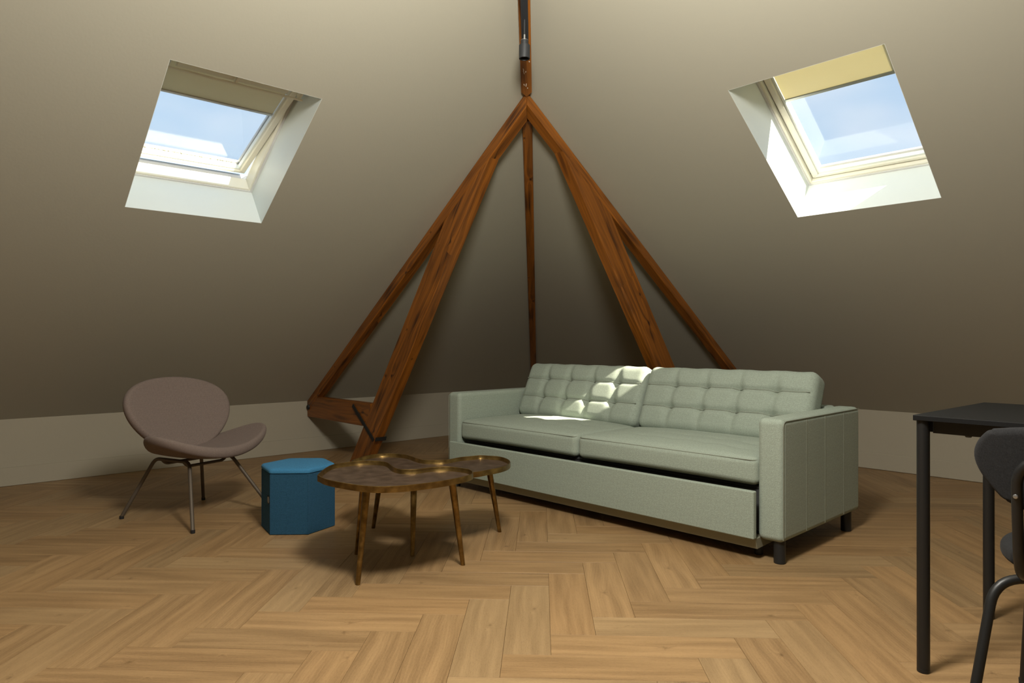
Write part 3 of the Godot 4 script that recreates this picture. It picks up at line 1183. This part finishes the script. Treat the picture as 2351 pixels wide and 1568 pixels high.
func build_pouf() -> void:
	var turn := atan2(0.034, 0.183)
	var at := Transform3D(Basis(Vector3.UP, -turn), Vector3(2.214, 0, 3.850))
	var root := thing("pouf", "blue hexagonal fabric storage pouf with a padded lid", "pouf", at)
	# polygon plane is x-z: turn extrusion upwards
	var up := Transform3D(Basis(Vector3(1, 0, 0), Vector3(0, 0, 1), Vector3(0, -1, 0)), Vector3.ZERO)
	var b := MB.new()
	b.extrude(soft_hexagon(0.184, 0.006), -0.298, -0.001, 0.003, up)
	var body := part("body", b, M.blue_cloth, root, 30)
	for q in hexagon(0.1835):
		var sm := MB.new()
		sm.tube(PackedVector3Array([Vector3(q.x, 0.004, q.y), Vector3(q.x, 0.296, q.y)]), 0.002, 0.002, 6)
		part("seam", sm, M.blue_cloth, body)
	var lid := MB.new()
	var prof := [[0.1830, 0.2990], [0.1885, 0.3015], [0.1895, 0.309], [0.187, 0.3165], [0.181, 0.3215], [0.165, 0.3245], [0.12, 0.3265], [0.06, 0.327]]
	for i in prof.size() - 1:
		var p0 := soft_hexagon(prof[i][0], 0.014 * prof[i][0] / 0.18); var p1 := soft_hexagon(prof[i + 1][0], 0.014 * prof[i + 1][0] / 0.18)
		for k in p0.size():
			var j := (k + 1) % p0.size()
			lid.quad(Vector3(p0[k].x, prof[i][1], p0[k].y), Vector3(p0[j].x, prof[i][1], p0[j].y), Vector3(p1[j].x, prof[i + 1][1], p1[j].y), Vector3(p1[k].x, prof[i + 1][1], p1[k].y))
	var pt := soft_hexagon(0.06, 0.014 * 0.06 / 0.18)
	var pb := soft_hexagon(0.183, 0.014 * 0.183 / 0.18)
	for k in pt.size():
		var j := (k + 1) % pt.size()
		lid.tri(Vector3(0, 0.3272, 0), Vector3(pt[k].x, 0.327, pt[k].y), Vector3(pt[j].x, 0.327, pt[j].y))
		lid.tri(Vector3(0, 0.299, 0), Vector3(pb[j].x, 0.299, pb[j].y), Vector3(pb[k].x, 0.299, pb[k].y))
	lid.orient(0)
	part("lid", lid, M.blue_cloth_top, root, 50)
	# woven tag sewn in at the corner seam
	var h := hexagon(0.184)
	# the corner and face that carry the tag are the ones nearest room point (2.276, 4.024) and the face towards (2.09, 3.99)
	var bi := 0
	var best := 1e9
	for k in 6:
		var p := at * Vector3(h[k].x, 0, h[k].y)
		var d := Vector2(p.x - 2.276, p.z - 4.024).length()
		if d < best:
			best = d; bi = k
	var nb := (bi + 1) % 6
	var pn := at * Vector3(h[nb].x, 0, h[nb].y)
	if Vector2(pn.x - 2.10, pn.z - 3.99).length() > 0.1:
		nb = (bi + 5) % 6
	var c0 := Vector3(h[bi].x, 0.0, h[bi].y)
	var c1 := Vector3(h[nb].x, 0.0, h[nb].y)
	var dirx := (c1 - c0).normalized()
	var nrm := dirx.cross(Vector3.UP)
	if nrm.dot(c0 + c1) < 0:
		nrm = -nrm
	var xdir := Vector3.UP.cross(nrm)
	var tf := Transform3D(Basis(xdir, Vector3.UP, nrm), c0 + dirx * 0.026 + Vector3(0, 0.1675, 0) + nrm * 0.001)
	var tg := MB.new()
	tg.box(Vector3(-0.024, -0.019, -0.001), Vector3(0.024, 0.019, 0.002), 0.0006, tf)
	var tag := part("tag", tg, M.tag_black, root)
	var pr := MB.new()
	var oval := func(rx: float, ry: float, c: Vector2) -> PackedVector2Array:
		var o := PackedVector2Array()
		for k in 28:
			o.append(c + Vector2(cos(TAU * k / 28) * rx, sin(TAU * k / 28) * ry))
		return o
	var eo: PackedVector2Array = oval.call(0.017, 0.0155, Vector2.ZERO)
	var ei: PackedVector2Array = oval.call(0.0125, 0.0125, Vector2.ZERO)
	for k in 28:
		var j := (k + 1) % 28
		pr.extrude(PackedVector2Array([eo[k], eo[j], ei[j], ei[k]]), 0.0019, 0.0024, 0.0, tf)
	for y in [-0.0065, 0.0, 0.0065]:
		var so: PackedVector2Array = oval.call(0.0068, 0.0030, Vector2(0, y))
		var si: PackedVector2Array = oval.call(0.0036, 0.0014, Vector2(0, y))
		for k in 28:
			var j := (k + 1) % 28
			pr.extrude(PackedVector2Array([so[k], so[j], si[j], si[k]]), 0.0019, 0.0024, 0.0, tf)
	part("emblem", pr, M.tag_print, tag)


# ---------------------------------------------------------------- coffee tables
func smooth_loop(pts: Array, k := 4) -> PackedVector2Array:
	var out := PackedVector2Array()
	var n := pts.size()
	for i in n:
		var p0: Vector2 = pts[(i + n - 1) % n]; var p1: Vector2 = pts[i]; var p2: Vector2 = pts[(i + 1) % n]; var p3: Vector2 = pts[(i + 2) % n]
		for j in k:
			out.append(p1.cubic_interpolate(p2, p0, p3, float(j) / k))
	return out

func build_coffee_tables() -> void:
	# outlines in metres, x to the photographer's right and y away, about each table's own middle
	var right := Vector3(-AHEAD.z, 0, AHEAD.x)
	var turn := Basis(right, Vector3.UP, -AHEAD)
	var sets := [
		{"mid": Vector2(-0.487, 2.855), "top": 0.405, "label": "kidney-shaped brass tray table, the taller of the pair, beside the blue pouf",
			"out": FRONT_OUTLINE,
			"legs": [[Vector2(-0.598, 2.663), Vector2(-0.572, 2.712)], [Vector2(-0.207, 2.898), Vector2(-0.245, 2.800)], [Vector2(-0.689, 3.046), Vector2(-0.640, 2.985)]]},
		{"mid": Vector2(-0.395, 3.270), "top": 0.367, "label": "kidney-shaped brass tray table, the lower of the pair, next to the sofa",
			"out": REAR_OUTLINE,
			"legs": [[Vector2(-0.702, 3.475), Vector2(-0.640, 3.395)], [Vector2(-0.061, 3.404), Vector2(-0.112, 3.290)], [Vector2(-0.437, 3.016), Vector2(-0.440, 3.085)]]},
	]
	for s in sets:
		var mid: Vector2 = s.mid
		var o := CAM + right * mid.x + AHEAD * mid.y
		var root := thing("coffee_table", s.label, "coffee table", Transform3D(turn, Vector3(o.x, 0, o.z)), "nesting brass tray tables")
		var pts := []
		for q in s.out:
			pts.append(Vector2(q.x - mid.x, -(q.y - mid.y)))      # local z runs towards the viewer
		var loop := smooth_loop(pts)
		var lay := Transform3D(Basis(Vector3(1, 0, 0), Vector3(0, 0, 1), Vector3(0, -1, 0)), Vector3.ZERO)
		var top: float = s.top
		var b := MB.new()
		b.extrude(b.inset(loop, 0.004), -(top - 0.0185), -(top - 0.0235), 0.0, lay)
		part("tray", b, M.tray_metal, root, 30)
		var rm := MB.new()
		# upright rim with a rolled lip: swept profile (offset inwards, height)
		var prof := [[0.0, top - 0.0245], [0.0, top - 0.001], [0.0012, top], [0.0030, top], [0.0040, top - 0.001], [0.0050, top - 0.013], [0.009, top - 0.0182], [0.009, top - 0.0245]]
		var rings := []
		for p in prof:
			rings.append([rm.inset(loop, p[0]), p[1]])
		for i in rings.size():
			var r0: Array = rings[i]; var r1: Array = rings[(i + 1) % rings.size()]
			for k in loop.size():
				var j := (k + 1) % loop.size()
				rm.quad(Vector3(r0[0][k].x, r0[1], r0[0][k].y), Vector3(r0[0][j].x, r0[1], r0[0][j].y), Vector3(r1[0][j].x, r1[1], r1[0][j].y), Vector3(r1[0][k].x, r1[1], r1[0][k].y))
		rm.orient(0)
		part("rim", rm, M.aged_brass, root, 40)
		for l in s.legs:
			var ft := Vector3(l[0].x - mid.x, 0.0, -(l[0].y - mid.y))
			var hd := Vector3(l[1].x - mid.x, top - 0.0235, -(l[1].y - mid.y))
			var lb := MB.new()
			lb.tube(PackedVector3Array([ft, ft.lerp(hd, 0.02), ft.lerp(hd, 0.93), ft.lerp(hd, 0.935), hd]), 0.0095, 0.0155, 14)
			part("leg", lb, M.aged_brass, root, 50)

const FRONT_OUTLINE := [Vector2(-0.787, 2.780), Vector2(-0.795, 2.926), Vector2(-0.784, 3.012), Vector2(-0.738, 3.066), Vector2(-0.686, 3.101), Vector2(-0.613, 3.101), Vector2(-0.556, 3.063), Vector2(-0.506, 2.946), Vector2(-0.470, 2.898), Vector2(-0.436, 2.890), Vector2(-0.402, 2.898), Vector2(-0.370, 2.925), Vector2(-0.330, 2.948), Vector2(-0.267, 2.955), Vector2(-0.211, 2.925), Vector2(-0.177, 2.891), Vector2(-0.160, 2.830), Vector2(-0.171, 2.771), Vector2(-0.223, 2.700), Vector2(-0.295, 2.633), Vector2(-0.400, 2.569), Vector2(-0.494, 2.547), Vector2(-0.579, 2.577), Vector2(-0.676, 2.641), Vector2(-0.732, 2.691), Vector2(-0.770, 2.746)]
const REAR_OUTLINE := [Vector2(-0.777, 3.329), Vector2(-0.764, 3.398), Vector2(-0.729, 3.487), Vector2(-0.671, 3.537), Vector2(-0.587, 3.530), Vector2(-0.525, 3.483), Vector2(-0.455, 3.375), Vector2(-0.412, 3.344), Vector2(-0.351, 3.341), Vector2(-0.315, 3.359), Vector2(-0.260, 3.426), Vector2(-0.211, 3.456), Vector2(-0.163, 3.483), Vector2(-0.111, 3.470), Vector2(-0.060, 3.443), Vector2(-0.022, 3.375), Vector2(-0.007, 3.293), Vector2(-0.021, 3.211), Vector2(-0.055, 3.144), Vector2(-0.110, 3.084), Vector2(-0.167, 3.031), Vector2(-0.287, 2.986), Vector2(-0.417, 2.981), Vector2(-0.527, 3.021), Vector2(-0.627, 3.101), Vector2(-0.697, 3.191), Vector2(-0.732, 3.291)]


# ---------------------------------------------------------------- dining table
func build_dining_table() -> void:
	var turn := Basis(Vector3.UP, deg_to_rad(-2.37))
	var lx := 1.10
	var lz := 0.639
	var c := Vector3(4.865, 0, 3.250) + turn * Vector3(lx / 2, 0, -lz / 2)
	var root := thing("dining_table", "plain black dining table with round steel legs", "table", Transform3D(turn, c))
	var b := MB.new()
	b.box(Vector3(-lx / 2, 0.7175, -lz / 2), Vector3(lx / 2, 0.7325, lz / 2), 0.0015)
	part("tabletop", b, M.table_black, root)
	var ap := MB.new()
	for s in [-1.0, 1.0]:
		ap.box(Vector3(-lx / 2 + 0.04, 0.682, s * (lz / 2 - 0.045) - 0.01), Vector3(lx / 2 - 0.04, 0.717, s * (lz / 2 - 0.045) + 0.01), 0.001)
		ap.box(Vector3(s * (lx / 2 - 0.03) - 0.01, 0.682, -lz / 2 + 0.06), Vector3(s * (lx / 2 - 0.03) + 0.01, 0.717, lz / 2 - 0.06), 0.001)
	part("apron", ap, M.black_steel, root)
	var kb := MB.new()
	kb.lathe(PackedVector2Array([Vector2(0, 0.677), Vector2(0.007, 0.678), Vector2(0.010, 0.683), Vector2(0, 0.683)]), 12, Transform3D(Basis.IDENTITY, Vector3(-lx / 2 + 0.125, 0, lz / 2 - 0.045)))
	part("screw_cap", kb, M.black_plastic, root)
	for x in [-1.0, 1.0]:
		for z in [-1.0, 1.0]:
			var lb := MB.new()
			lb.lathe(PackedVector2Array([Vector2(0, 0), Vector2(0.0155, 0), Vector2(0.0168, 0.002), Vector2(0.0168, 0.010), Vector2(0.0160, 0.011), Vector2(0.0168, 0.012), Vector2(0.0168, 0.717), Vector2(0, 0.717)]), 24, Transform3D(Basis.IDENTITY, Vector3(x * (lx / 2 - 0.019), 0, z * (lz / 2 - 0.024))))
			part("leg", lb, M.black_steel, root, 50)


# ---------------------------------------------------------------- dining chair
func build_dining_chair() -> void:
	# faces the table (-z); x to the right
	var root := thing("dining_chair", "black tubular steel chair with dark grey padded seat and rounded backrest at the table", "chair", Transform3D(Basis(Vector3.UP, deg_to_rad(0.0)), Vector3(5.300, 0, 3.400)))
	var sb := MB.new()
	var disc := func(p: Vector3) -> Vector3:
		# square pad to round pad
		var q := Vector2(p.x, p.z) / 0.19
		var m := maxf(absf(q.x), absf(q.y))
		if m > 1e-6:
			var r := q.normalized() * m
			var e := q.lerp(r, 0.85)
			p.x = e.x * 0.195; p.z = e.y * 0.190
		p.y += 0.006 * (1.0 - minf(1.0, q.length_squared()))
		return p
	sb.rbox(Vector3(0.38, 0.042, 0.38), 0.018, Transform3D(Basis.IDENTITY, Vector3(0, 0.449, -0.02)), Vector3i(20, 1, 20), disc)
	part("seat", sb, M.charcoal_cloth, root, 50)
	var bb := MB.new()
	# rounded pad, wider at the top, wrapped round the sitter
	var pad := func(p: Vector3) -> Vector3:
		var q := Vector2(p.x / 0.2, p.y / 0.095)
		var m := maxf(absf(q.x), absf(q.y))
		if m > 1e-6:
			var r := q.normalized() * m
			var e := q.lerp(r, 0.75)
			p.x = e.x * 0.2 * (1.0 + 0.10 * e.y); p.y = e.y * 0.095 - 0.018 * (1.0 - e.x * e.x) * clampf(-e.y, 0, 1)
		p.z += -0.9 * p.x * p.x
		return p
	bb.rbox(Vector3(0.40, 0.19, 0.030), 0.013, Transform3D(Basis(Vector3.RIGHT, deg_to_rad(8.0)), Vector3(0, 0.672, 0.232)), Vector3i(30, 18, 1), pad)
	part("backrest", bb, M.charcoal_cloth, root, 50)
	# arch that carries the backrest
	var ab := MB.new()
	var y0 := 0.425
	ab.tube(rounded([Vector3(-0.115, y0, 0.02), Vector3(-0.115, y0, 0.215), Vector3(-0.112, 0.70, 0.262), Vector3(0.112, 0.70, 0.262), Vector3(0.115, y0, 0.215), Vector3(0.115, y0, 0.02)], 0.07, 8), 0.0105, 0.0105, 14)
	part("back_frame", ab, M.black_steel, root, 50)
	for s in [-1.0, 1.0]:
		var sc := MB.new()
		sc.lathe(PackedVector2Array([Vector2(0, 0.003), Vector2(0.004, 0.002), Vector2(0.005, 0), Vector2(0, 0)]), 12, Transform3D(Basis(Vector3.RIGHT, PI / 2), Vector3(s * 0.113, 0.615, 0.259)))
		part("screw", sc, M.screw_steel, root)
	for z in [-1.0, 1.0]:
		var lb := MB.new()
		var fz: float = 0.300 if z > 0 else -0.300
		var tz: float = 0.10 if z > 0 else -0.12
		lb.tube(rounded([Vector3(-0.205, 0.006, fz), Vector3(-0.165, 0.415, fz * 0.62), Vector3(-0.05, 0.415, tz), Vector3(0.05, 0.415, tz), Vector3(0.165, 0.415, fz * 0.62), Vector3(0.205, 0.006, fz)], 0.06, 8), 0.0105, 0.0105, 14)
		part("leg_hoop", lb, M.black_steel, root, 50)
		for s in [-1.0, 1.0]:
			var fb := MB.new()
			fb.lathe(PackedVector2Array([Vector2(0, 0), Vector2(0.012, 0), Vector2(0.0125, 0.014), Vector2(0, 0.016)]), 12, Transform3D(Basis.IDENTITY, Vector3(s * 0.205, 0, fz)))
			part("foot_cap", fb, M.black_plastic, root)


# ---------------------------------------------------------------- lamps
func build_spotlight() -> void:
	var t := 3.075
	var yh := KNEE + TAN * t
	var root := thing("track_spotlight", "small black cylinder spotlight under a track on the hip beam", "lamp", Transform3D(Basis.IDENTITY, Vector3(t, yh, t)))
	var dirv := Vector3(1, TAN, 1).normalized()
	var sidev := Vector3(1, 0, -1).normalized()
	var upv := sidev.cross(dirv)
	if upv.y < 0:
		upv = -upv
	var f := Basis(dirv, upv, dirv.cross(upv))
	var b := MB.new()
	b.box(Vector3(-0.165, -0.070, -0.0175), Vector3(0.55, -0.035, 0.0175), 0.002, Transform3D(f, Vector3.ZERO))
	part("track", b, M.table_lamp_black, root)
	b = MB.new()
	b.lathe(PackedVector2Array([Vector2(0, -0.178), Vector2(0.018, -0.178), Vector2(0.0185, -0.18), Vector2(0.0185, -0.203), Vector2(0.0265, -0.2035), Vector2(0.0275, -0.205), Vector2(0.0275, -0.2685), Vector2(0.0265, -0.270), Vector2(0.022, -0.270), Vector2(0.020, -0.255), Vector2(0, -0.255)]), 28)
	part("head", b, M.table_lamp_black, root, 40)
	b = MB.new()
	b.lathe(PackedVector2Array([Vector2(0, -0.150), Vector2(0.005, -0.151), Vector2(0.005, -0.178), Vector2(0, -0.178)]), 12)
	part("pin", b, M.screw_steel, root, 50)
	b = MB.new()
	b.tube(PackedVector3Array([Vector3(0, -0.152, 0), Vector3(0, -0.06, 0)]), 0.0045, 0.0045, 8)
	part("stem", b, M.table_lamp_black, root, 50)
	b = MB.new()
	b.lathe(PackedVector2Array([Vector2(0.0178, -0.1785), Vector2(0.0190, -0.1785), Vector2(0.0190, -0.1800), Vector2(0.0178, -0.1800), Vector2(0.0178, -0.1785)]), 28)
	part("ring", b, M.screw_steel, root)

func build_added_pendant() -> void:  # unseen lantern added to light the room, where the beam shadows point
	var at := Vector3(4.58, 2.28, 4.42)
	var root := thing("added_pendant_lamp", "added round paper lantern out of view above the camera, lighting the room", "lamp", Transform3D(Basis.IDENTITY, at))
	var gm := mat("added_lantern_paper", lin(0.8, 0.78, 0.72), 0.4)
	gm.emission_enabled = true
	gm.emission = Color(1.0, 0.985, 0.95)
	gm.emission_energy_multiplier = 1.5
	var b := MB.new()
	var prof := PackedVector2Array()
	for i in 17:
		var a := PI * i / 16.0
		prof.append(Vector2(maxf(0.0, sin(a)) * 0.22 if i != 0 and i != 16 else 0.0, cos(a) * 0.22))
	b.lathe(prof, 28)
	part("added_lamp_globe", b, gm, root, 50)
	b = MB.new()
	b.tube(PackedVector3Array([Vector3(0, 0.219, 0), Vector3(0, CEIL - 2.28, 0)]), 0.003, 0.003, 8)
	part("cord", b, M.black_plastic, root)
	b = MB.new()
	b.lathe(PackedVector2Array([Vector2(0, CEIL - 2.32), Vector2(0.045, CEIL - 2.315), Vector2(0.05, CEIL - 2.28), Vector2(0, CEIL - 2.28)]), 24)
	part("ceiling_cup", b, M.black_plastic, root, 40)
	var l := OmniLight3D.new()
	l.name = "added_lamp_light"
	l.light_color = Color(1.0, 0.985, 0.95)
	l.light_energy = 6.4
	l.light_size = 0.22
	l.omni_range = 14.0
	l.omni_attenuation = 2.0
	l.shadow_enabled = true
	root.add_child(l)
